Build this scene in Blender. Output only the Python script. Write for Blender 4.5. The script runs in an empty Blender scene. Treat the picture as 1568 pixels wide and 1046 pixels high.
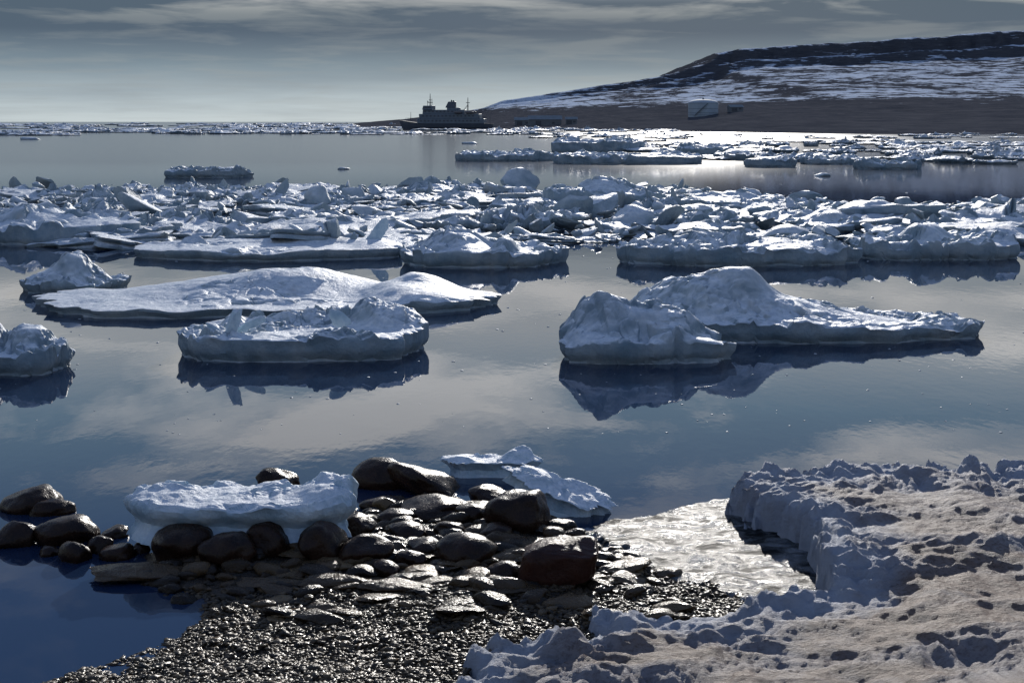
import bpy, bmesh, math, random
import numpy as np
from mathutils import Vector, noise, Matrix
R = math.radians
scene = bpy.context.scene
rnd = random.Random(7)

# ---------------------------------------------------------------- helpers
def link(o):
    scene.collection.objects.link(o); return o

def mesh_from(name, V, F, mat=None, smooth=True, col=None, sharp=None):
    V = np.asarray(V, dtype=np.float32); F = np.asarray(F, dtype=np.int32)
    me = bpy.data.meshes.new(name)
    me.vertices.add(len(V)); me.vertices.foreach_set("co", V.ravel())
    k = F.shape[1]
    me.loops.add(F.size); me.loops.foreach_set("vertex_index", F.ravel())
    me.polygons.add(len(F)); me.polygons.foreach_set("loop_start", np.arange(0, F.size, k, dtype=np.int32))
    me.update(calc_edges=True)
    if smooth:
        me.polygons.foreach_set("use_smooth", np.ones(len(F), dtype=bool))
    if col is not None:
        a = me.attributes.new("tint", 'FLOAT', 'POINT')
        a.data.foreach_set("value", np.asarray(col, dtype=np.float32))
    me.update()
    if sharp: me.set_sharp_from_angle(angle=R(sharp))
    if mat: me.materials.append(mat)
    return link(bpy.data.objects.new(name, me))

def sstep(a, b, x):
    t = min(1, max(0, (x - a) / (b - a))); return t * t * (3 - 2 * t)

def ico(n):
    bm = bmesh.new(); bmesh.ops.create_icosphere(bm, subdivisions=n, radius=1)
    V = np.array([v.co[:] for v in bm.verts]); F = np.array([[v.index for v in f.verts] for f in bm.faces])
    bm.free(); return V, F

def fr(x, y, z, o=3):
    return noise.fractal(Vector((x, y, z)), 0.8, 2.1, o)

def chunk(n, seed, planes=9, lo=.5, hi=.85, nz=.12, hard=.92, nf=1.6):
    r = np.random.RandomState(seed); V, F = ico(n); V = V.copy()
    for _ in range(planes):
        nrm = r.normal(size=3); nrm /= np.linalg.norm(nrm); c = r.uniform(lo, hi)
        d = V @ nrm - c; V -= np.outer(np.clip(d, 0, None) * hard, nrm)
    for i in range(len(V)):
        p = Vector(V[i]); f = noise.fractal(p * nf + Vector((seed * 3.1, 0, 0)), .9, 2.0, 3)
        V[i] *= 1 + nz * f
    return V, F

def sdist(px, py, poly):
    P = np.array(poly); n = len(P)
    dmin = np.full(px.shape, 1e9); inside = np.zeros(px.shape, bool)
    for i in range(n):
        a = P[i]; b = P[(i + 1) % n]; e = b - a
        wx = px - a[0]; wy = py - a[1]
        t = np.clip((wx * e[0] + wy * e[1]) / (e @ e), 0, 1)
        dmin = np.minimum(dmin, np.hypot(wx - t * e[0], wy - t * e[1]))
        c = ((a[1] > py) != (b[1] > py)) & (px < (b[0] - a[0]) * (py - a[1]) / (b[1] - a[1] + 1e-12) + a[0])
        inside ^= c
    return np.where(inside, dmin, -dmin)

def gridfaces(nx, ny):
    i = np.arange(nx * ny).reshape(ny, nx)
    return np.stack([i[:-1, :-1], i[:-1, 1:], i[1:, 1:], i[1:, :-1]], -1).reshape(-1, 4)

# ---------------------------------------------------------------- materials
class NT:
    def __init__(s, name):
        s.m = bpy.data.materials.new(name); s.m.use_nodes = True
        s.t = s.m.node_tree; s.b = s.t.nodes["Principled BSDF"]
    def n(s, t, **k):
        x = s.t.nodes.new(t)
        for a, b in k.items(): setattr(x, a, b)
        return x
    def l(s, a, b): s.t.links.new(a, b)
    def pos(s, scale=(1, 1, 1), obj=False):
        if obj: src = s.n('ShaderNodeTexCoord').outputs['Object']
        else: src = s.n('ShaderNodeNewGeometry').outputs['Position']
        mp = s.n('ShaderNodeMapping'); mp.inputs['Scale'].default_value = scale
        s.l(src, mp.inputs['Vector']); return mp.outputs[0]
    def noise(s, vec, scale, detail=5, rough=.55, dist=0):
        x = s.n('ShaderNodeTexNoise'); x.inputs['Scale'].default_value = scale
        x.inputs['Detail'].default_value = detail; x.inputs['Roughness'].default_value = rough
        x.inputs['Distortion'].default_value = dist
        s.l(vec, x.inputs['Vector']); return x.outputs['Fac']
    def ramp(s, fac, stops):
        x = s.n('ShaderNodeValToRGB'); e = x.color_ramp.elements
        while len(e) < len(stops): e.new(.5)
        for i, (p, c) in enumerate(stops):
            e[i].position = p; e[i].color = tuple(c) + (1,) if len(c) == 3 else c
        s.l(fac, x.inputs[0]); return x.outputs[0]
    def mr(s, v, a, b, c, d):
        x = s.n('ShaderNodeMapRange'); s.l(v, x.inputs[0])
        for i, q in enumerate((a, b, c, d)): x.inputs[i + 1].default_value = q
        return x.outputs[0]
    def mix(s, fac, a, b, mode='MIX'):
        x = s.n('ShaderNodeMix', data_type='RGBA', blend_type=mode)
        for i, v in ((0, fac), (6, a), (7, b)):
            if hasattr(v, 'links'): s.l(v, x.inputs[i])
            else: x.inputs[i].default_value = v if i == 0 else tuple(v) + (1,)
        return x.outputs[2]
    def math(s, op, a, b=None, clamp=False):
        x = s.n('ShaderNodeMath', operation=op, use_clamp=clamp)
        for i, v in ((0, a), (1, b)):
            if v is None: continue
            if hasattr(v, 'links'): s.l(v, x.inputs[i])
            else: x.inputs[i].default_value = v
        return x.outputs[0]
    def bump(s, h, strength, dist, prev=None):
        x = s.n('ShaderNodeBump'); x.inputs['Strength'].default_value = strength; x.inputs['Distance'].default_value = dist
        s.l(h, x.inputs['Height'])
        if prev is not None: s.l(prev, x.inputs['Normal'])
        return x.outputs[0]
    def attr(s, name):
        x = s.n('ShaderNodeAttribute', attribute_name=name); return x.outputs['Fac']
    def posz(s):
        x = s.n('ShaderNodeSeparateXYZ'); s.l(s.n('ShaderNodeNewGeometry').outputs['Position'], x.inputs[0]); return x.outputs
    def norz(s):
        x = s.n('ShaderNodeSeparateXYZ'); s.l(s.n('ShaderNodeNewGeometry').outputs['Normal'], x.inputs[0]); return x.outputs[2]

def ice_mat(name, sc=1.0, dirt=.3, bs=.6, bd=.08, lift=1.0):
    k = NT(name); p = k.pos()
    n1 = k.noise(p, 1.3 * sc, 5, .6); n2 = k.noise(p, 7 * sc, 6, .68)
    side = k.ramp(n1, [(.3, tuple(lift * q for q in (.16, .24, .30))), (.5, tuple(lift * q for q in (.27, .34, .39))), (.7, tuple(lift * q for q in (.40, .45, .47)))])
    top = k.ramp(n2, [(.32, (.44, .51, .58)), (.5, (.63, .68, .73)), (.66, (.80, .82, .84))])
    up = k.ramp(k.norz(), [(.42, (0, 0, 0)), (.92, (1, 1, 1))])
    c = k.mix(up, side, top)  # sunlit tops and shaded flanks painted into the colour by facing
    z = k.posz()[2]
    low = k.ramp(z, [(0.0, (1, 1, 1)), (.06, (.6, .6, .6)), (.14, (0, 0, 0))])
    c = k.mix(k.math('MULTIPLY', low, dirt), c, (.14, .16, .15))
    br = k.ramp(n1, [(.60, (0, 0, 0)), (.74, (.5, .5, .5))])
    c = k.mix(k.math('MULTIPLY', br, dirt * 2, True), c, (.24, .195, .16))
    k.l(c, k.b.inputs['Base Color']); k.b.inputs['Roughness'].default_value = .5
    k.b.inputs['IOR'].default_value = 1.31
    k.l(k.bump(n2, bs, bd / sc), k.b.inputs['Normal'])
    return k.m

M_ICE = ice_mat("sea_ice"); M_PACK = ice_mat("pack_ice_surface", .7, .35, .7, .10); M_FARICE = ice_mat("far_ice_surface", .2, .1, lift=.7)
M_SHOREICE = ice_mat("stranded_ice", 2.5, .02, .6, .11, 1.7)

def rock_mat(name, dark, light, rough=(.18, .45), sc=5, tint=False, spec=.5, bs=.5):
    k = NT(name); p = k.pos()
    n1 = k.noise(p, sc, 5, .6); n2 = k.noise(p, sc * 8, 5, .7)
    c = k.ramp(n1, [(.3, dark), (.7, light)])
    c = k.mix(k.ramp(n2, [(.55, (0, 0, 0)), (.75, (.5, .5, .5))]), c, (.085, .055, .03))
    if tint:
        t = k.attr('tint'); c = k.mix(k.math('MULTIPLY', t, t), c, (.20, .135, .07))
        c = k.mix(k.ramp(t, [(.0, (.7, .7, .7)), (.3, (0, 0, 0))]), c, (.010, .008, .007))
    k.l(c, k.b.inputs['Base Color'])
    k.l(k.mr(n2, .35, .65, rough[0], rough[1]), k.b.inputs['Roughness'])
    k.b.inputs['Specular IOR Level'].default_value = spec
    b = k.bump(n1, bs, .04); b = k.bump(n2, bs, .009, b); k.l(b, k.b.inputs['Normal'])
    return k.m
M_ROCK = rock_mat("wet_boulder", (.009, .0045, .003), (.034, .016, .009), (.16, .42), spec=.20, bs=.38)
M_REDROCK = rock_mat("red_rock", (.022, .008, .006), (.055, .021, .014), (.25, .5), spec=.2)
M_COB = rock_mat("cobble_stone", (.010, .006, .004), (.045, .027, .014), (.10, .36), 6, True, .22, .7)
M_GRAV = rock_mat("gravel_stone", (.012, .009, .006), (.060, .040, .022), (.15, .5), 8, True, .28)
M_BEACH = rock_mat("wet_beach", (.010, .007, .005), (.040, .026, .015), (.06, .35), 12, bs=.7)

def water_mat():
    k = NT("sea_water"); b = k.b
    b.inputs['Base Color'].default_value = (.012, .026, .060, 1); b.inputs['IOR'].default_value = 1.55
    s = k.posz()
    r0 = k.mr(s[1], 50, 130, .012, .13)
    ry = k.math('MULTIPLY', k.mr(s[1], 240, 330, 0, 1), k.mr(s[1], 560, 760, 1, 0))
    rx = k.math('MULTIPLY', k.mr(s[0], 10, 45, 0, 1), k.mr(s[0], 75, 150, 1, 0))
    rn = k.ramp(k.noise(k.pos((.06, .05, 1)), 1, 4, .7), [(.35, (.2, .2, .2)), (.6, (1, 1, 1))])
    r1 = k.math('MULTIPLY', k.math('MULTIPLY', k.math('MULTIPLY', ry, rx), rn), .26)
    k.l(k.math('ADD', r0, r1), b.inputs['Roughness'])
    p = k.pos((1, .55, 1))
    n1 = k.noise(p, 1.1, 3, .5); n2 = k.noise(p, 7, 3, .5)
    patch = k.ramp(k.noise(k.pos((.02, .06, 1)), 1.0, 3), [(.42, (.12, .12, .12)), (.62, (1, 1, 1))])
    x = k.bump(n1, .12, .018); x2 = k.n('ShaderNodeBump'); x2.inputs['Distance'].default_value = .004
    k.l(k.math('MULTIPLY', patch, .3), x2.inputs['Strength']); k.l(n2, x2.inputs['Height']); k.l(x, x2.inputs['Normal'])
    k.l(x2.outputs[0], b.inputs['Normal'])
    return k.m
M_WATER = water_mat()

def snow_mat():
    k = NT("shore_snow"); p = k.pos(); d = k.attr('tint')
    n1 = k.noise(p, 2.2, 6, .65, .4); n2 = k.noise(k.pos((1, 1.6, 1)), 19, 7, .78)
    dd = k.math('MULTIPLY', d, k.ramp(n1, [(.3, (.7, .7, .7)), (.5, (1, 1, 1))]), True)
    c = k.mix(dd, (.54, .58, .67), (.29, .20, .155))
    c = k.mix(k.math('MULTIPLY', d, k.ramp(n2, [(.48, (0, 0, 0)), (.62, (.85, .85, .85))])), c, (.10, .064, .045))
    c = k.mix(k.ramp(n1, [(.52, (0, 0, 0)), (.72, (.45, .45, .45))]), c, (.23, .185, .165))
    k.l(c, k.b.inputs['Base Color']); k.b.inputs['Roughness'].default_value = .6
    k.b.inputs['Specular IOR Level'].default_value = .3
    k.l(k.bump(n2, 1.0, .085), k.b.inputs['Normal'])
    return k.m
M_SNOW = snow_mat()

def thin_mat():
    k = NT("thin_ice"); p = k.pos((1, 1.6, 1))
    n1 = k.noise(p, 3, 7, .62, .8); n2 = k.noise(p, 26, 5, .7)
    c = k.ramp(n1, [(.40, (.010, .011, .012)), (.52, (.05, .06, .07)), (.66, (.20, .22, .25))])
    k.l(c, k.b.inputs['Base Color'])
    k.l(k.mr(n1, .40, .58, .50, .18), k.b.inputs['Roughness'])
    sp = k.mr(n1, .43, .57, .05, .55); k.l(sp, k.b.inputs['Specular IOR Level'])
    b = k.bump(n1, 1.0, .11); b = k.bump(n2, 1.0, .03, b); k.l(b, k.b.inputs['Normal']); return k.m
M_THIN = thin_mat()

def hill_mat():
    k = NT("snowy_hillside"); s = k.posz()
    n1 = k.noise(k.pos((.009, .005, .14)), 1.6, 8, .72, .5)
    n2 = k.noise(k.pos((.05, .022, .50)), 1.5, 6, .74)
    v = k.math('ADD', k.math('MULTIPLY', n1, .5), k.math('MULTIPLY', n2, .5))
    v = k.math('ADD', v, k.mr(s[2], 12, 20, -.15, -.002))
    left = k.math('MULTIPLY', k.mr(s[0], 20, 110, .05, 0), k.mr(s[2], 1, 5, 0, 1))
    v = k.math('ADD', v, left)
    v = k.math('ADD', v, k.mr(k.norz(), .82, .97, -.10, 0))
    sn = k.ramp(v, [(.488, (0, 0, 0)), (.52, (1, 1, 1))])
    c = k.mix(sn, k.ramp(n2, [(.3, (.052, .056, .066)), (.7, (.105, .105, .112))]), (.56, .62, .70))  # rock tone lightened and blued to stand in for distance haze
    d = k.n('ShaderNodeBsdfDiffuse'); k.l(c, d.inputs[0]); k.l(k.bump(n2, .8, 3), d.inputs['Normal'])
    k.l(d.outputs[0], k.t.nodes['Material Output'].inputs[0])
    return k.m
M_HILL = hill_mat()

def paint(name, c, r=.5, sc=.5):
    k = NT(name); n = k.noise(k.pos(obj=True), sc, 5)
    k.l(k.ramp(n, [(.3, tuple(x * .75 for x in c)), (.7, c)]), k.b.inputs['Base Color']); k.b.inputs['Roughness'].default_value = r
    return k.m

# ---------------------------------------------------------------- camera
cam = bpy.data.cameras.new("camera"); co = link(bpy.data.objects.new("camera", cam))
cam.sensor_width = 36; cam.lens = 45.9; cam.shift_y = -.2143
cam.clip_end = 100000; cam.clip_start = .1
co.location = (0, 0, 4); co.rotation_euler = (R(90), 0, 0); scene.camera = co

# ---------------------------------------------------------------- light
SE, SA = R(19), R(8.2)
sd = Vector((math.sin(SA) * math.cos(SE), math.cos(SA) * math.cos(SE), math.sin(SE)))
L = bpy.data.lights.new("sun", 'SUN'); L.energy = 4.0; L.angle = R(.5); L.color = (1, .95, .88)
lo = link(bpy.data.objects.new("sun", L)); lo.rotation_euler = (-sd).to_track_quat('-Z', 'Y').to_euler(); lo.location = (5, 30, 30)

w = bpy.data.worlds.new("World"); scene.world = w; w.use_nodes = True
t = w.node_tree; N = t.nodes; bg = N["Background"]; bg.inputs[1].default_value = .1
def wn(tp, **k):
    x = N.new(tp)
    for a, b in k.items(): setattr(x, a, b)
    return x
def wm(op, a, b=None, clamp=False):
    x = wn('ShaderNodeMath', operation=op, use_clamp=clamp)
    for i, v in ((0, a), (1, b)):
        if v is None: continue
        if hasattr(v, 'links'): t.links.new(v, x.inputs[i])
        else: x.inputs[i].default_value = v
    return x.outputs[0]
def wramp(fac, stops):
    x = wn('ShaderNodeValToRGB'); e = x.color_ramp.elements
    while len(e) < len(stops): e.new(.5)
    for i, (p, c) in enumerate(stops): e[i].position = p; e[i].color = tuple(c) + (1,)
    t.links.new(fac, x.inputs[0]); return x.outputs[0]
def wmix(f, a, b, mode='MIX'):
    x = wn('ShaderNodeMix', data_type='RGBA', blend_type=mode)
    for i, v in ((0, f), (6, a), (7, b)):
        if hasattr(v, 'links'): t.links.new(v, x.inputs[i])
        else: x.inputs[i].default_value = v if i == 0 else tuple(v) + (1,)
    return x.outputs[2]
sky = wn('ShaderNodeTexSky', sky_type='NISHITA', sun_disc=False, sun_elevation=SE, sun_rotation=SA)
tc = wn('ShaderNodeTexCoord'); sx = wn('ShaderNodeSeparateXYZ'); t.links.new(tc.outputs['Generated'], sx.inputs[0])
zc = wm('MAXIMUM', sx.outputs[2], 0.0); zz = wm('ADD', zc, .06); z2 = wm('MULTIPLY', zc, 2)
cv = wn('ShaderNodeCombineXYZ'); t.links.new(wm('DIVIDE', sx.outputs[0], zz), cv.inputs[0]); t.links.new(wm('DIVIDE', sx.outputs[1], zz), cv.inputs[1])
cv.inputs[2].default_value = 3.3
def wnoise(vec, sc, det, ro=.55, di=0):
    x = wn('ShaderNodeTexNoise'); x.inputs['Scale'].default_value = sc; x.inputs['Detail'].default_value = det
    x.inputs['Roughness'].default_value = ro; x.inputs['Distortion'].default_value = di; t.links.new(vec, x.inputs['Vector']); return x.outputs['Fac']
base = wramp(z2, [(0, (.56, .63, .65)), (.035, (.44, .52, .56)), (.085, (.205, .275, .33)), (.135, (.08, .12, .17)), (.18, (.08, .12, .165)),
    (.215, (.36, .41, .44)), (.31, (.62, .66, .68)), (.42, (.27, .43, .57)), (.62, (.10, .19, .39)), (1, (.08, .16, .36))])
c1 = wnoise(cv.outputs[0], 1.25, 6, .55, .3)
cm = wramp(c1, [(.47, (0, 0, 0)), (.63, (1, 1, 1))])
ccol = wmix(wramp(z2, [(.16, (0, 0, 0)), (.25, (1, 1, 1))]), (.38, .41, .41), (1.0, .98, .94))
gain = wramp(z2, [(.22, (.5, .5, .5)), (.4, (.85, .85, .85)), (.6, (.6, .6, .6))])
cvm = wn('ShaderNodeVectorMath', operation='SCALE'); t.links.new(ccol, cvm.inputs[0]); t.links.new(wm('ADD', wm('MULTIPLY', gain, 1.4), .2), cvm.inputs[3])
skyc = wmix(wm('MULTIPLY', cm, wramp(z2, [(0, (.1, .1, .1)), (.08, (.30, .30, .30)), (.145, (.32, .32, .32)), (.175, (.75, .75, .75)), (.3, (.8, .8, .8)), (.5, (.85, .85, .85)), (.62, (.3, .3, .3))])), base, cvm.outputs[0])
c2 = wnoise(cv.outputs[0], .45, 4)
skyc = wmix(wm('MULTIPLY', wramp(c2, [(.4, (0, 0, 0)), (.7, (1, 1, 1))]), .25), skyc, (.09, .13, .19))
vm = wn('ShaderNodeVectorMath', operation='SCALE'); t.links.new(skyc, vm.inputs[0]); vm.inputs[3].default_value = 10
fin = wmix(.99, sky.outputs[0], vm.outputs[0])
t.links.new(fin, bg.inputs[0])

scene.view_settings.view_transform = 'Standard'; scene.view_settings.look = 'None'; scene.view_settings.exposure = 0

# ---------------------------------------------------------------- sea
S = 40000
mesh_from("sea", [(-S, -S, 0), (S, -S, 0), (S, S, 0), (-S, S, 0)], [(0, 1, 2, 3)], M_WATER, False)

# ---------------------------------------------------------------- ice floes
def rubble(x, y, rs, seed):
    wv = noise.noise_vector(Vector((x / rs * .8, y / rs * .8, seed))) * .3
    q = Vector((x / rs + wv.x, y / rs + wv.y, seed * 1.7))
    d, pts = noise.voronoi(q)
    p = pts[0]; hs = noise.noise(p * 7.13 + Vector((seed, 2, 5)))
    tv = noise.noise_vector(p * 3.37 + Vector((1, seed, 9)))
    e = min(1, (d[1] - d[0]) / .12)
    h = .45 + 1.3 * hs + ((q.x - p.x) * tv.x + (q.y - p.y) * tv.y) * 2.2
    return h * (.4 + .6 * e)

def floe_arrays(wd, dp, base, bumps, seed, nA=160, nR=34, rub=.1, rs=.5, irr=.18, zb=-.35, taper=None, rough=.02, pw=2.6, cover=.5):
    nS = 10; V = []; hw, hd = wd / 2, dp / 2; rc = []
    for i in range(nA):
        th = 2 * math.pi * i / nA; c, s = math.cos(th), math.sin(th)
        r = (abs(c) ** pw + abs(s) ** pw) ** (-1 / pw)
        r *= 1 + irr * fr(c * 1.3 + seed * 5.1, s * 1.3, 1.7, 3) + irr * .5 * noise.noise(Vector((c * 5 + seed, s * 5, 3))) + irr * .3 * noise.noise(Vector((c * 14 + seed, s * 14, 3)))
        rc.append((c, s, min(r, 1.25)))
    def H(x, y):
        wv = noise.noise_vector(Vector((x / rs * .5, y / rs * .5, seed + 7)))
        u, v = x / hw + wv.x * .12, y / hd + wv.y * .12
        h = base
        if taper: h += taper[0] * u + taper[1] * v
        for (bu, bv, a, su, sv) in bumps:
            q = ((u - bu) / su) ** 2 + ((v - bv) / sv) ** 2
            h += a * math.exp(-(q ** 1.8) * .8)
        m = noise.noise(Vector((u * 1.6 + seed * 3.3, v * 1.3, 4))) + (cover - .5) * 1.6
        m = .12 + .88 * sstep(-.12, .18, m)
        r1 = rubble(x, y, rs, seed); r2 = rubble(x, y, rs * .42, seed + 3)
        h += rub * m * (r1 + .45 * r2 + .12 * rubble(x, y, rs * .18, seed + 5)) + rub * (1 - m) * (.45 + .5 * fr(x / rs * .4, y / rs * .4, seed, 3))
        return max(h, .05)
    V.append((0, 0, H(0, 0)))
    for j in range(1, nR + 1):
        tt = (j / nR) ** .85
        for (c, s, r) in rc:
            x, y = c * r * tt * hw, s * r * tt * hd
            h = H(x, y); h *= 1 - .06 * max(0, (tt - .95) / .05) ** 2
            V.append((x, y, h))
    rim = V[-nA:]
    for k in range(1, nS + 1):
        f = k / nS
        for i, (c, s, r) in enumerate(rc):
            x0, y0, z0 = rim[i]; z = z0 + (zb - z0) * f
            ln = .12 * min(1, z0 + .2) * (noise.noise(Vector((x0 * .8 / max(rs, .2), y0 * .8 / max(rs, .2), z * 1.6 + seed))) + .0)
            ln -= .10 * math.exp(-((z - .03) / .08) ** 2)
            V.append((x0 + c * ln, y0 + s * ln, z))
    out = []
    for (x, y, z) in V:
        p = Vector((x, y, z)); a = noise.noise_vector(p * (1.1 / rs) + Vector((seed, 0, 0))) * rough * 1.3
        b = noise.noise_vector(p * (4 / rs)) * rough * .5
        out.append(p + a + b)
    F = []
    for i in range(nA):
        F.append((0, 1 + i, 1 + (i + 1) % nA))
    for j in range(nR + nS - 1):
        a = 1 + j * nA; b = a + nA
        for i in range(nA):
            i2 = (i + 1) % nA
            F.append((a + i, b + i, b + i2)); F.append((a + i, b + i2, a + i2))
    return np.array([o[:] for o in out]), np.array(F)

def floe(name, X, Y, wd, dp, base, bumps, seed, rot=0, mat=None, z=0, tilt=(0, 0), **k):
    V, F = floe_arrays(wd, dp, base, bumps, seed, **k)
    o = mesh_from(name, V, F, mat or M_ICE, sharp=36); o.location = (X, Y, z); o.rotation_euler = (R(tilt[0]), R(tilt[1]), R(rot)); return o

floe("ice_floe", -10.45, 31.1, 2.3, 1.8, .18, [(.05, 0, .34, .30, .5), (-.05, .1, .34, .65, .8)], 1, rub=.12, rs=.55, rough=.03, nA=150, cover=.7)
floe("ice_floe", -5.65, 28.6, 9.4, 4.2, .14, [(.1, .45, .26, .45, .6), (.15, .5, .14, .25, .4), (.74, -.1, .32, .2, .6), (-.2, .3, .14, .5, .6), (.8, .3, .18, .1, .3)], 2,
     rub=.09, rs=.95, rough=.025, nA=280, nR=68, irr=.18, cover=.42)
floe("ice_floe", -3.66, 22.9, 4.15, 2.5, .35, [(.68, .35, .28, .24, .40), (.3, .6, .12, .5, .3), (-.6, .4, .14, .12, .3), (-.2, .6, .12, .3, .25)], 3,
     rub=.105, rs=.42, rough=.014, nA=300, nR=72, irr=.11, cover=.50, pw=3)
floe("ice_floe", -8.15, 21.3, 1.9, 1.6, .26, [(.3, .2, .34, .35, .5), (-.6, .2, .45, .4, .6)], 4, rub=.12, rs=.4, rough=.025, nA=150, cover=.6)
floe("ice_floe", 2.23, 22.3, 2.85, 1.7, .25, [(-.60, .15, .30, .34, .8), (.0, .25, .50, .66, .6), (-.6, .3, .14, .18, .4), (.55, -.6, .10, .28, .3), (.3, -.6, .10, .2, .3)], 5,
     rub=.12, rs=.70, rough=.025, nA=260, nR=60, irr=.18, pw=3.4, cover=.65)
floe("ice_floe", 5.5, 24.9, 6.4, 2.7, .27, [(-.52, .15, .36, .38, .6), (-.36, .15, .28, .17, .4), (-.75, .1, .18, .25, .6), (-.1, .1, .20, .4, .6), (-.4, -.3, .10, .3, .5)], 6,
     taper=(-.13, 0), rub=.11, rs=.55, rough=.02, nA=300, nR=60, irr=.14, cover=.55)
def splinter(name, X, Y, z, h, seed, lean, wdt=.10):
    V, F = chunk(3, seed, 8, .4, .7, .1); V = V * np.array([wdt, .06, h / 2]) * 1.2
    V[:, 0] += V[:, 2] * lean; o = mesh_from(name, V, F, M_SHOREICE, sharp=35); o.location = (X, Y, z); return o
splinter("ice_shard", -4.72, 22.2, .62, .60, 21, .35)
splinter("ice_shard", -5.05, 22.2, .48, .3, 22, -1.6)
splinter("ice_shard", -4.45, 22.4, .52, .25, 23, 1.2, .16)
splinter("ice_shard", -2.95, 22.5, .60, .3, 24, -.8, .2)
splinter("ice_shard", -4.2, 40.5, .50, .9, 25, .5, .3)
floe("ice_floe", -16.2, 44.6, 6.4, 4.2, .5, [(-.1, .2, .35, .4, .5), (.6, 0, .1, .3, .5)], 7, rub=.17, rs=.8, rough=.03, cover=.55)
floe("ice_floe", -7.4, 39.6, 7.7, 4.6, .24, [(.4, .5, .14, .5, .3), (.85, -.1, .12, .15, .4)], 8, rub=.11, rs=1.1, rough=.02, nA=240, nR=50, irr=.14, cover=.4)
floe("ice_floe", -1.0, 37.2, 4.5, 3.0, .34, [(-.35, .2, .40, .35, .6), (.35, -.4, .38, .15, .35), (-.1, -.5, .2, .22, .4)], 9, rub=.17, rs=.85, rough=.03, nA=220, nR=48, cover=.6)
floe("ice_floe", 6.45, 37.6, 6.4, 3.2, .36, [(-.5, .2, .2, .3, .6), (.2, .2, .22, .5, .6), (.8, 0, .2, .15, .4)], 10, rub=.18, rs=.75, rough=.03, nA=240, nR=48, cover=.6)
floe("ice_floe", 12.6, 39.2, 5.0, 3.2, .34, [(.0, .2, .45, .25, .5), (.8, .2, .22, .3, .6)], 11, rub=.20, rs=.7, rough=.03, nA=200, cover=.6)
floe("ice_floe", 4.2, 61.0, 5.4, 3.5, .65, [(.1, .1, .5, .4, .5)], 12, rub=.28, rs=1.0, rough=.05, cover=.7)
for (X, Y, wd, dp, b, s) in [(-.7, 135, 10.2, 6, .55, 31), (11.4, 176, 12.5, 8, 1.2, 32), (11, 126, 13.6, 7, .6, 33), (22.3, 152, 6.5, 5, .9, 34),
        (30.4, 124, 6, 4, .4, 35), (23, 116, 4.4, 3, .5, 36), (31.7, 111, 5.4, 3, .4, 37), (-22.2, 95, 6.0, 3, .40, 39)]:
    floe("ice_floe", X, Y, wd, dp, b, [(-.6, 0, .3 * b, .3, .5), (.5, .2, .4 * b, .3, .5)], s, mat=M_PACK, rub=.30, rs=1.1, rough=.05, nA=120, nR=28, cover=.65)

fl_protos = [floe_arrays(2, 1.7, .18 + .04 * (i % 4), [(rnd.uniform(-.5, .5), rnd.uniform(-.4, .4), rnd.uniform(.05, .35), .4, .5)], 50 + i, nA=72, nR=20,
             rub=.22, rs=.42, rough=.022, irr=.30, cover=.36 + .05 * (i % 6)) for i in range(14)]
bl_protos = [chunk(3, 80 + i, 10, .34, .75, .12, 1.0) for i in range(16)]

def field(name, items, protos, mat, smooth=True, tints=None, sharp=None):
    Vs, Fs, Cs = [], [], []; off = 0
    for n, (pi, x, y, z, sx, sy, sz, rz, tx, ty) in enumerate(items):
        V, F = protos[pi % len(protos)]
        M = np.array(Matrix.Rotation(rz, 3, 'Z') @ Matrix.Rotation(tx, 3, 'X') @ Matrix.Rotation(ty, 3, 'Y'))
        W = (V * np.array([sx, sy, sz])) @ M.T + np.array([x, y, z])
        Vs.append(W); Fs.append(F + off); off += len(V)
        Cs.append(np.full(len(V), tints[n] if tints is not None else 0.5))
    return mesh_from(name, np.concatenate(Vs), np.concatenate(Fs), mat, smooth, np.concatenate(Cs), sharp)

def front(x):
    return 41.5 + 1.6 * math.sin(x * .35 + 1) + 2 * noise.noise(Vector((x * .22, 3, 0)))
def back(x):
    b = 75 if x < 9 else 75 - min(14, (x - 9) * 2.2)
    return b + 5 * noise.noise(Vector((x * .12, 8, 0)))
def lead(x, y):   # narrow open-water leads through the pack
    return abs(noise.noise(Vector((x * .10, y * .17, 21)))) < .045
items = []; blocks = []
while len(items) < 500:
    y = rnd.uniform(38, 80); x = rnd.uniform(-.45 * y - 3, .45 * y + 3)
    if y < front(x) or y > back(x) or lead(x, y): continue
    s = rnd.choice([.5, .7, .8, 1.0, 1.3, 1.7, 2.4])
    g = .7 + .8 * noise.noise(Vector((x * .15, y * .15, 5)))
    items.append((rnd.randrange(14), x, y, 0, s, s * rnd.uniform(.7, 1.2), rnd.uniform(.5, 1.15) * g * (s ** .25), rnd.uniform(0, 6.28), rnd.gauss(0, .07), rnd.gauss(0, .07)))
while len(blocks) < 1500:
    y = rnd.uniform(37, 80); x = rnd.uniform(-.45 * y - 3, .45 * y + 3)
    if y < front(x) - .6 or y > back(x): continue
    if lead(x, y) and rnd.random() < .85: continue
    hs = max(0, .3 + .8 * noise.noise(Vector((x * .25, y * .25, 9))))
    if hs < .2 and rnd.random() < .8: continue
    s = .15 * math.exp(rnd.gauss(0, .55)) + .05
    blocks.append((rnd.randrange(16), x, y, rnd.uniform(.0, .35) * hs + s * .3 + rnd.choice([0, 0, .3]) * hs, s * rnd.uniform(.8, 2.6), s * rnd.uniform(.8, 1.8), s * rnd.uniform(.3, 1.0), rnd.uniform(0, 6.28), rnd.gauss(0, .5), rnd.gauss(0, .5)))
field("pack_ice", items, fl_protos, M_PACK, sharp=36)
field("pack_ice_blocks", blocks, bl_protos, M_PACK, sharp=30)

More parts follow.
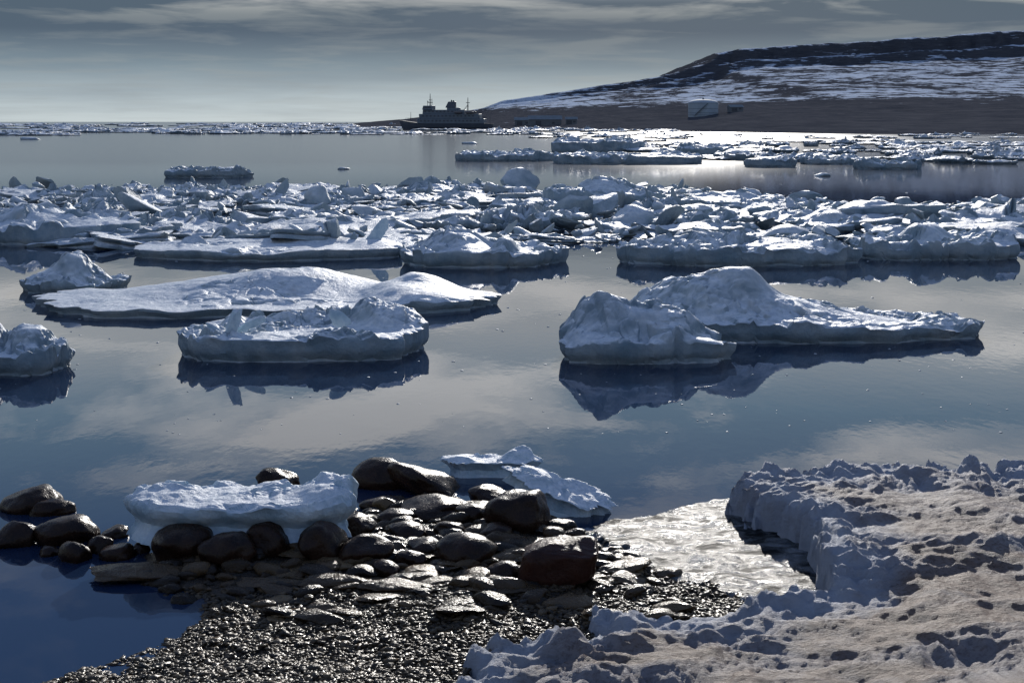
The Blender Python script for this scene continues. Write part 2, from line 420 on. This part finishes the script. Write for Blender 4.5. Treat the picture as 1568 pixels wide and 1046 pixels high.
far = []
for _ in range(420):
    y = rnd.uniform(105, 270); x = rnd.uniform(.04 * y, .45 * y + 5)
    if x < .12 * y and rnd.random() < .6: continue
    if y < 118 + 20 * (1 - x / 60) : continue
    if y > 160 and rnd.random() < .6: continue
    s = rnd.uniform(.5, 2.2) * (y / 140)
    far.append((rnd.randrange(14), x, y, 0, s * 1.3, s, rnd.uniform(.5, 1.5), rnd.uniform(0, 6.28), 0, 0))
for _ in range(900):
    y = 8000 / rnd.uniform(3.0, 22) ; x = rnd.uniform(-.46 * y, .12 * y)
    if y < 420 and rnd.random() < .4: continue
    if noise.noise(Vector((x / y * 9, math.log(y) * 6, 2))) < -.12: continue
    s = rnd.uniform(1.2, 4.5) * (y / 450)
    far.append((rnd.randrange(14), x, y, -.1, s * 1.5, s, rnd.uniform(.8, 2.4) * (y / 500) ** .5, rnd.uniform(0, 6.28), 0, 0))
for _ in range(50):
    y = rnd.uniform(290, 410); x = rnd.uniform(.02 * y, .46 * y)
    s = rnd.uniform(1, 3); far.append((rnd.randrange(14), x, y, 0, s * 1.6, s, rnd.uniform(.6, 1.5), rnd.uniform(0, 6.28), 0, 0))
field("drift_ice", far, fl_protos, M_FARICE)
bits = []
for (x, y, s) in [(-14.1, 110, .4), (-7.4, 235, 1.2), (-108, 292, 1.6), (22.7, 96, .5), (-21.6, 42, .1), (-8, 22.6, .12)]:
    bits.append((rnd.randrange(12), x, y, .02, s * 1.6, s, s * .5, 0, 0, 0))
for _ in range(320):
    y = 8000 / rnd.uniform(95, 480); x = rnd.uniform(-.42 * y, .42 * y); s = rnd.uniform(.006, .022) * (y / 22)
    bits.append((rnd.randrange(12), x, y, 0, s * 1.6, s * 1.4, s * .6, rnd.uniform(0, 6.28), 0, 0))
field("floating_ice_bits", bits, [chunk(2, 120 + i, 7) for i in range(12)], M_ICE)

# ---------------------------------------------------------------- beach
shore = [(-3.18, 9.31), (-2.75, 9.96), (-2.35, 10.4), (-2.5, 10.9), (-3.0, 11.3), (-3.3, 12.1), (-2.6, 12.6), (-1.85, 12.9), (-1.5, 13.5), (-.6, 13.7), (.2, 13.3), (.6, 12.5),
         (.95, 11.85), (1.3, 11.4), (2.3, 10.9), (4, 12), (40, 12), (40, -20), (-40, -20), (-40, 2), (-8, 5.5), (-4.6, 7.8)]
snowp = [(2.45, 13.75), (2.2, 13.35), (2.35, 12.7), (2.65, 12.2), (2.7, 11.6), (2.5, 10.85), (1.66, 10.5), (1.1, 10.42), (.54, 10.3), (.5, 10.0), (-.1, 9.75),
         (-.4, 9.55), (-.5, 9.0), (-1, 6), (-3, -20), (40, -20), (40, 14.5), (9, 14.1), (5.3, 13.9), (3.6, 14.15), (3.0, 13.75)]
def axis(parts):
    out = []
    for a, b, st in parts: out += list(np.arange(a, b, st))
    return np.array(out)
bx = axis([(-40, -6, 1.5), (-6, 4, .05), (4, 40, 1.5)]); by = axis([(-20, 8.4, .8), (8.4, 15, .05)])
GX, GY = np.meshgrid(bx, by)
sB = sdist(GX, GY, shore); sS = sdist(GX, GY, snowp)
def beach_h(s, x, y):
    n = fr(x * .9, y * .9, 2, 4) * .05 + fr(x * 4, y * 4, 7, 3) * .018
    return (.012 + min(s, 1.2) * .055 if s > 0 else s * .22) + n * (1 if s > -.6 else .4) + max(0, 9.0 - y) * .2 * min(1, max(0, s))
BZ = np.array([beach_h(s, x, y) - .3 * sstep(.05, .5, q) for s, x, y, q in zip(sB.ravel(), GX.ravel(), GY.ravel(), sS.ravel())])
mesh_from("beach", np.stack([GX.ravel(), GY.ravel(), BZ], 1), gridfaces(len(bx), len(by)), M_BEACH)

rg = random.Random(3)
def bh(x, y):
    s = float(sdist(np.array([x]), np.array([y]), shore)[0]); return s, beach_h(s, x, y)
gx = np.array([rg.uniform(-3.6, 2.6) for _ in range(64000)]); gy = np.array([8.9 + 3.2 * rg.random() ** 1.3 for _ in range(64000)])
gs = sdist(gx, gy, shore); gq = sdist(gx, gy, snowp)
grav = []; gt = []
for x, y, s, q in zip(gx, gy, gs, gq):
    if s < -.12 or len(grav) > 19000 or q > .12: continue
    lim = 11.35 + .5 * noise.noise(Vector((x * 2, 0, 4))) - .25 * max(0, -x - 1)
    if y > lim and x < .9: continue
    z = beach_h(s, x, y)
    sc = .010 + .016 * rg.random() ** 2 + (.022 * rg.random() if rg.random() < .09 else 0)
    grav.append((rg.randrange(8), x, y, z + sc * .2, sc * rg.uniform(1, 2.0), sc * rg.uniform(.8, 1.3), sc * rg.uniform(.3, .7), rg.uniform(0, 6.28), rg.gauss(0, .2), rg.gauss(0, .2)))
    gt.append(max(0, min(.6, rg.gauss(.3, .22))))
field("gravel", grav, [chunk(1, 200 + i, 5, .5, .8, .1) for i in range(8)], M_GRAV, False, gt)

cob = []; ct = []
for _ in range(1500):
    x = rg.uniform(-3.3, 1.4); y = rg.uniform(10.3, 13.7)
    s, z = bh(x, y)
    if s < -.15: continue
    d = noise.noise(Vector((x * 1.3, y * 1.3, 11)))
    if y < 11.3 and d < -.05 and rg.random() < .7: continue
    if y < 10.9 and rg.random() < .75: continue
    slab = x > -2 and y < 11.9 and rg.random() < .3
    sc = (.07 + .08 * rg.random()) if slab else .025 + .09 * rg.random() ** 2.2
    fl = rg.uniform(.2, .34) if slab else rg.uniform(.45, .75)
    cob.append((rg.randrange(14), x, y, z + sc * fl * .3, sc * rg.uniform(1.1, 1.8), sc * rg.uniform(.8, 1.2), sc * fl, rg.uniform(-.6, .6), rg.gauss(0, .15), rg.gauss(0, .15)))
    ct.append(max(0, min(1, rg.gauss(.6, .15) if slab else rg.gauss(.2, .2))))
field("cobbles", cob, [chunk(3, 230 + i, 8, .6, .9, .16, .8) for i in range(14)], M_COB, True, ct, 50)

BL = [(-4.99, 13.6, .62, .26), (-4.72, 13.4, .44, .18), (-4.72, 12.4, .40, .26), (-4.26, 12.5, .55, .27), (-4.0, 11.95, .31, .22), (-3.63, 12.05, .34, .17),
      (-3.84, 12.65, .28, .13), (-3.46, 12.2, .18, .12), (-4.29, 12.1, .19, .11), (-3.85, 12.2, .26, .18), (-1.40, 14.45, .74, .32), (-.93, 14.25, .88, .28),
      (-2.58, 14.4, .46, .22), (-.81, 14.0, .36, .14), (-1.31, 13.6, .5, .13), (-.78, 13.25, .70, .18), (-.22, 13.8, .46, .20), (.08, 12.75, .66, .42),
      (-.41, 12.95, .32, .16), (-3.0, 11.9, .55, .30), (-2.57, 11.75, .54, .28), (-2.24, 11.95, .44, .30), (-1.72, 11.8, .45, .34), (-1.33, 11.75, .5, .22),
      (-.43, 11.75, .54, .25), (-3.1, 12.4, .5, .28), (-2.6, 12.4, .55, .28), (-2.0, 12.4, .5, .28), (-1.5, 12.5, .4, .2), (-1.0, 12.4, .38, .15), (-.8, 12.0, .34, .14),
      (-3.5, 12.9, .3, .14), (-3.25, 12.75, .3, .13), (-1.1, 11.4, .26, .11), (-.08, 11.35, .28, .12), (-.6, 12.5, .3, .12), (-5.2, 12.0, .4, .2), (-4.9, 11.95, .3, .1),
      (-1.15, 12.9, .35, .12), (-.15, 12.4, .3, .12), (-.9, 11.65, .28, .12)]
for i, (x, y, bw, h) in enumerate(BL):
    V, F = chunk(4, 300 + i, 7, .66, .92, .16, .7, 1.1)
    V = V * np.array([bw / 2, bw / 2 * rnd.uniform(.75, 1.0), h * .62]) * 1.04
    o = mesh_from("boulder", V, F, M_ROCK); s, z = bh(x, y)
    o.location = (x, y, max(z, -.03) + h * .30); o.rotation_euler = (rnd.gauss(0, .08), rnd.gauss(0, .12), rnd.uniform(-.5, .5))
for (x, y, a, b, c, sd_) in [(-3.27, 11.45, .46, .22, .07, 401), (.1, 12.2, .40, .16, .05, 402), (-1.5, 11.05, .38, .14, .05, 403), (-.95, 10.95, .34, .13, .045, 404), (-2.1, 11.15, .34, .13, .05, 405), (.35, 11.85, .36, .15, .05, 406)]:
    V, F = chunk(4, sd_, 9, .5, .85, .18, .95); o = mesh_from("flat_rock", V * np.array([a, b, c]), F, M_COB, True, np.full(len(V), .42), 50)
    s, z = bh(x, y); o.location = (x, y, max(z, 0) + c * .6)
V, F = ico(5); V = np.sign(V) * np.abs(V) ** .42
V[:, 0] += .12 * V[:, 2]; V[:, 2] += .10 * V[:, 0]
r = np.random.RandomState(4)
for _ in range(7):
    nrm = r.normal(size=3); nrm /= np.linalg.norm(nrm); d = V @ nrm - .98; V -= np.outer(np.clip(d, 0, None) * .95, nrm)
for i in range(len(V)): V[i] *= 1 + .05 * noise.fractal(Vector(V[i]) * 2, .8, 2, 4)
o = mesh_from("angular_rock", V * np.array([.33, .20, .19]), F, M_REDROCK); o.location = (.40, 11.25, .20); o.rotation_euler = (0, R(-3), R(-6))

floe("stranded_ice", -2.5, 12.3, 2.05, .8, .22, [(-.75, .1, .05, .3, .7), (.75, .1, .12, .25, .7), (.1, .2, .04, .4, .6)], 61, mat=M_SHOREICE, z=.24, rub=.055, rs=.34, rough=.016,
     zb=-.10, nA=280, nR=48, irr=.12, cover=.5)
floe("stranded_ice", -.22, 14.8, 1.1, .36, .14, [(.6, .2, .10, .3, .6), (-.6, 0, .03, .3, .6)], 62, mat=M_SHOREICE, z=.03, rub=.04, rs=.3, rough=.012, nA=160, irr=.14)
floe("stranded_ice", .50, 13.45, 1.12, .42, .06, [(-.6, .2, .05, .3, .6)], 63, mat=M_SHOREICE, z=.17, tilt=(16, 15), rub=.035, rs=.3, rough=.014, zb=-.08, nA=160, irr=.28, rot=-14)

# ---------------------------------------------------------------- snow bank on the right
sxx = axis([(-4, -.9, .5), (-.9, 6.6, .024), (6.6, 40, 1.2)]); syy = axis([(-20, 8.7, .6), (8.7, 14.6, .024)])
GX, GY = np.meshgrid(sxx, syy); ss = sdist(GX, GY, snowp).ravel()
gx, gy = GX.ravel(), GY.ravel()
Z = np.empty(len(gx)); T = np.empty(len(gx))
for i in range(len(gx)):
    x, y, s = gx[i], gy[i], ss[i]
    if s < -.6: Z[i] = -.5; T[i] = 0; continue
    wv = noise.noise_vector(Vector((x * 1.5, y * 1.5, 5))) * .25
    xx, yy = x + wv.x, y + wv.y
    n0 = fr(x * 1.1, y * 1.1, 4, 3); n1 = fr(xx * 2.6, yy * 3.6, 1, 5); n2 = noise.noise(Vector((xx * 9, yy * 11, 2)))
    n3 = fr(x * 7, y * 10, 40, 3)
    s += .16 * n1 + .04 * n2
    k = max(sstep(10.3, 11.0, y), sstep(1.8, 4.2, x) * .9)
    Hw = .10 + .22 * k
    e = min(1, max(0, (s + .02) / .20)); e = 1 - (1 - e) ** 2
    band = .6 + .4 * noise.noise(Vector((x * .9, y * .9, 12)))
    rim = math.exp(-((s - .30) / .34) ** 2) * band
    vd, vp = noise.voronoi(Vector((xx * 5.0, yy * 6.5, 3)))
    lump = (.5 - min(vd[0], .8)) * 1.2
    z = -.35 + (Hw + .35) * e
    if s > 0:
        z += rim * (.15 * n1 + .09 * lump + .05 + .035 * n3)
        inn = min(1, s / .8)
        band2 = max(0, noise.noise(Vector((x * .7 + 4, y * 2.0, 17)))) * 3.0
        z += inn * (.055 * n0 + .020 * n1 + .010 * n3 + band2 * (.035 * lump + .075 * n1)) + min(s, 3) * .02
        z += max(0, 9.0 - y) * .21 * min(1, s)
    else: band2 = 0
    Z[i] = z
    T[i] = min(1, max(0, (s - .38 + .35 * n0) / .5)) * (.75 + .25 * min(1, max(0, (13.0 - y) / 2))) * (1 - .45 * min(1, band2))
mesh_from("snow_bank", np.stack([gx, gy, Z], 1), gridfaces(len(sxx), len(syy)), M_SNOW, True, T)

tp = [(.62, 12.74), (1.0, 13.1), (1.5, 13.35), (2.33, 13.9), (2.9, 13.3), (2.9, 12), (2.6, 10.7), (2.0, 10.8), (1.5, 11.1), (1.2, 11.5), (.88, 12.2)]
ax_ = axis([(.3, 3.1, .025)]); ay_ = axis([(10.5, 14.2, .025)]); GX, GY = np.meshgrid(ax_, ay_)
s = sdist(GX, GY, tp).ravel(); gx, gy = GX.ravel(), GY.ravel()
Z = np.array([.040 * min(1, max(-1, (q + .16 * fr(x * 3, y * 3, 8, 4)) / .08)) + .020 * fr(x * 3, y * 4, 1, 5) for q, x, y in zip(s, gx, gy)])
mesh_from("thin_shore_ice", np.stack([gx, gy, Z], 1), gridfaces(len(ax_), len(ay_)), M_THIN)

# ---------------------------------------------------------------- hill
hX = [-200, -165, -107, -29, -9, 62, 101, 160, 178, 196, 206, 231, 335, 510, 900, 1400]
hZ = [0, 2, 6.6, 17, 25, 36, 42, 52, 57, 63, 73, 77, 83, 95, 110, 118]
rT = [0, .02, .3, .5, .7, .86, .93, .95, .975, .985, 1.0, 1.2, 2.5]; rF = [0, .03, .17, .30, .48, .66, .71, .82, .84, .97, 1.0, 1.0, .8]
def hillz(x, y):
    H = float(np.interp(x, hX, hZ)); ys = 420 + max(0, 120 - x) * 2.2 + 22 * noise.noise(Vector((x * .012, 0, 1)))
    tt = (y - ys) / (1300 - ys)
    tt2 = tt + (.020 * fr(x * .012, y * .004, 3, 4) + .012 * fr(x * .07, y * .02, 9, 3)) * min(1, max(0, tt * 5))
    f = float(np.interp(tt2, rT, rF)) if tt > 0 else tt * .6
    z = H * f
    if tt > 0: z += fr(x * .02, y * .01, 5, 5) * 1.6 * min(1, tt * 4) * min(1, H / 40)
    if H < 3: z -= (3 - H)
    return max(z, -4)
hx = np.arange(-220, 1400, 4.0); hy = np.concatenate([np.arange(380, 1100, 9.0), np.arange(1100, 1360, 4.0), np.arange(1360, 2400, 40.0)])
GX, GY = np.meshgrid(hx, hy)
Z = [hillz(x, y) for x, y in zip(GX.ravel(), GY.ravel())]
mesh_from("snowy_hill", np.stack([GX.ravel(), GY.ravel(), Z], 1), gridfaces(len(hx), len(hy)), M_HILL)

# ---------------------------------------------------------------- ship
def empty(name, loc, rz=0):
    e = link(bpy.data.objects.new(name, None)); e.location = loc; e.rotation_euler = (0, 0, rz); return e
def bm_obj(name, bm, mat, parent, bev=0, smooth=None):
    me = bpy.data.meshes.new(name); bmesh.ops.recalc_face_normals(bm, faces=bm.faces); bm.to_mesh(me); bm.free(); me.materials.append(mat)
    if smooth: me.shade_smooth(); me.set_sharp_from_angle(angle=R(smooth))
    o = link(bpy.data.objects.new(name, me)); o.parent = parent
    if bev:
        m = o.modifiers.new("bevel", 'BEVEL'); m.width = bev; m.segments = 2
    return o
def box(bm, cx, cy, z0, sx, sy, sz, top=1.0, shx=0):
    vs = []
    for zz_, k, sh in ((z0, 1, 0), (z0 + sz, top, shx)):
        for a, b in ((-1, -1), (1, -1), (1, 1), (-1, 1)): vs.append(bm.verts.new((cx + sh + a * sx / 2 * k, cy + b * sy / 2 * k, zz_)))
    for f in ((3, 2, 1, 0), (4, 5, 6, 7), (0, 1, 5, 4), (1, 2, 6, 5), (2, 3, 7, 6), (3, 0, 4, 7)): bm.faces.new([vs[i] for i in f])
def cyl(bm, cx, cy, z0, r, h, r2=None, seg=20):
    m = Matrix.Translation((cx, cy, z0 + h / 2)); bmesh.ops.create_cone(bm, cap_ends=True, segments=seg, radius1=r, radius2=r if r2 is None else r2, depth=h, matrix=m)

HULL = paint("ship_hull_hazed_paint", (.07, .085, .11)); SUP = paint("ship_superstructure_hazed_paint", (.13, .165, .20)); GLS = paint("ship_window_glass", (.05, .06, .08), .4)  # hull and superstructure colours greyed towards blue, distance haze painted in
MAST = paint("ship_mast_paint", (.05, .06, .07)); ORG = paint("lifeboat_paint", (.13, .12, .12))
ship = empty("expedition_ship", (-31, 640, 0), R(-8))
bm = bmesh.new(); n = 28; secs = []
for i in range(n + 1):
    f = i / n; x = -22.5 + 45 * f
    bw = 4.6 * min(1, (f / .30) ** .6) * (1 - .15 * max(0, (f - .8) / .2) ** 2); bw = max(bw, .12)
    zt = 3.1 + 1.9 * max(0, 1 - f / .28) ** 1.6; rake = -2.6 * max(0, 1 - f / .2)
    row = [bm.verts.new((x + (rake if zf > .6 else rake * zf), sy * bw * wf, -1 + (zt + 1) * zf)) for sy, wf, zf in
           ((-1, 1, 1), (-1, .92, .6), (-1, .72, .2), (-1, .25, 0), (1, .25, 0), (1, .72, .2), (1, .92, .6), (1, 1, 1))]
    secs.append(row)
for a, b in zip(secs, secs[1:]):
    for j in range(7): bm.faces.new((a[j], a[j + 1], b[j + 1], b[j]))
    bm.faces.new((a[7], a[0], b[0], b[7]))
bm.faces.new(secs[0]); bm.faces.new(secs[-1]); bm_obj("hull", bm, HULL, ship)
bm = bmesh.new()
box(bm, 1.5, 0, 3.1, 33, 8.2, 2.4); box(bm, 1.0, 0, 5.52, 30, 7.6, 2.3, 1, -.2); box(bm, -2, 0, 7.84, 21, 6.8, 2.0, .98)
bm_obj("decks", bm, SUP, ship, .15)
bm = bmesh.new(); box(bm, -10.0, 0, 9.86, 5, 8.4, 2.0, .92, .3); box(bm, 2.5, 0, 9.86, 6, 5, 1.0); bm_obj("bridge", bm, SUP, ship, .12)
bm = bmesh.new()
for zz_, x0, x1, hw_ in ((4.1, -13, 16, 4.13), (6.5, -12, 14.5, 3.83), (8.7, -11, 7, 3.41)):
    x = x0
    while x < x1:
        for sy in (-1, 1): box(bm, x, sy * hw_, zz_, .9, .08, .7)
        x += 1.9
for sy in (-1, 1): box(bm, -10, sy * 4.14, 10.6, 4, .1, .8)
bm_obj("windows", bm, GLS, ship)
bm = bmesh.new(); box(bm, 1.0, 0, 10.85, 5, 3.6, 3.0, .72, .7); cyl(bm, 1.3, .5, 13.8, .35, 1.0); cyl(bm, 2.4, -.5, 13.8, .35, .8); bm_obj("funnel", bm, HULL, ship, .3)
bm = bmesh.new(); cyl(bm, -9.3, 0, 11.8, .30, 6.0, .12); box(bm, -9.3, 0, 14.6, .3, 4.4, .2); box(bm, -9.3, 0, 13.3, 2.6, .4, .25); box(bm, -10.4, 0, 13.6, .3, 2.2, .3)
cyl(bm, -8.4, 0, 11.8, .12, 3.5); cyl(bm, -10.6, 0, 11.8, .1, 2.6)
cyl(bm, 9.5, 0, 7.8, .32, 8.0, .14); box(bm, 9.5, 0, 13.2, 1.9, .3, .25); box(bm, 9.5, 0, 11.5, .3, 3.4, .2)
for k in range(8): box(bm, 9.5 - k * .45, 0, 8.2 + .45 * (7 - k) * 1.2, .5, .2, .4)
cyl(bm, -19, 0, 4.6, .14, 4.2, .07); cyl(bm, 20.5, 0, 3.0, .1, 3.2, .06); bm_obj("masts", bm, MAST, ship)
bm = bmesh.new()
for x in (5.5, 11):
    for sy in (-1, 1):
        bmesh.ops.create_uvsphere(bm, u_segments=14, v_segments=8, radius=1, matrix=Matrix.Translation((x, sy * 4.3, 8.6)) @ Matrix.Diagonal((2.2, .8, .8, 1)))
bm_obj("lifeboats", bm, ORG, ship)
bm = bmesh.new()
for sy in (-1, 1):
    for z_, xa, xb, hh in ((8.5, 8.5, 15.5, 3.7), (6.3, 15.5, 18, 4.0), (5.8, -21, -15.5, 2.8)):
        box(bm, (xa + xb) / 2, sy * hh, z_, xb - xa, .06, .08)
        x = xa
        while x <= xb: box(bm, x, sy * hh, z_ - .9, .07, .07, .9); x += 1.2
bm_obj("railings", bm, MAST, ship)

# ---------------------------------------------------------------- tank and sheds on the foreland
TANK = paint("tank_paint", (.36, .43, .49), .8, .15); TRIM = paint("tank_trim", (.16, .19, .22)); ROOF = paint("shed_roof", (.20, .23, .25), .9); WALL = paint("shed_wall", (.14, .16, .18))
def tank(X, Y, r, h):
    z = hillz(X, Y) - 1
    e = empty("storage_tank", (X, Y, z))
    bm = bmesh.new(); cyl(bm, 0, 0, 0, r, h + 1, seg=64); bm_obj("shell", bm, TANK, e, 0, 30)
    bm = bmesh.new(); prof = [(r * .995 * math.cos(a), 2.1 * math.sin(a)) for a in [q * math.pi / 2 / 9 for q in range(9)]]   # low dome roof
    rings = [[bm.verts.new((pr * math.cos(2 * math.pi * j / 64), pr * math.sin(2 * math.pi * j / 64), h + 1.01 + pz)) for j in range(64)] for pr, pz in prof]
    for a, b in zip(rings, rings[1:]):
        for j in range(64): bm.faces.new((a[j], a[(j + 1) % 64], b[(j + 1) % 64], b[j]))
    bm.faces.new(rings[-1]); bm_obj("dome_roof", bm, TANK, e, 0, 40)
    bm = bmesh.new()
    for k in range(30):
        a = -2.3 + k * .030; box(bm, math.cos(a) * (r + .4), math.sin(a) * (r + .4), .8 + k * h / 30, .6, .6, .15)
    for zz_ in (1.2, h * .35, h * .7, h + .9):
        m = Matrix.Translation((0, 0, zz_)); bmesh.ops.create_cone(bm, cap_ends=False, segments=64, radius1=r + .06, radius2=r + .06, depth=.22, matrix=m)
    cyl(bm, 0, 0, h + 3.0, .5, .9)
    bm_obj("stair_and_bands", bm, TRIM, e)
tank(102.5, 700, 8.0, 6.6)
def shed(X, Y, wd, dp, h, rz=0):
    e = empty("shed", (X, Y, max(hillz(X, Y), .2) - .5), rz)
    bm = bmesh.new(); box(bm, 0, 0, 0, wd, dp, h + .5); bm_obj("walls", bm, WALL, e)
    bm = bmesh.new(); a = [(-1, -1), (1, -1), (1, 1), (-1, 1)]
    vs = [bm.verts.new((x * (wd / 2 + .4), y * (dp / 2 + .5), h + .5)) for x, y in a]; r1 = bm.verts.new((-wd / 2 - .4, 0, h + .5 + dp * .28)); r2 = bm.verts.new((wd / 2 + .4, 0, h + .5 + dp * .28))
    bm.faces.new((vs[0], vs[1], r2, r1)); bm.faces.new((vs[2], vs[3], r1, r2)); bm.faces.new((vs[1], vs[2], r2)); bm.faces.new((vs[3], vs[0], r1)); bm.faces.new(vs[::-1]); bm_obj("roof", bm, ROOF, e)
    bm = bmesh.new(); box(bm, -wd * .2, -dp / 2 - .05, .5, 3, .12, min(h * .8, 3)); box(bm, wd * .25, -dp / 2 - .05, 1.4, 1.4, .12, 1); bm_obj("doors", bm, GLS, e)
shed(18, 715, 18, 8, 3.2); shed(6, 735, 9, 6, 2.8); shed(32, 705, 6, 5, 2.6); shed(118, 690, 7, 5, 2.2, .2)
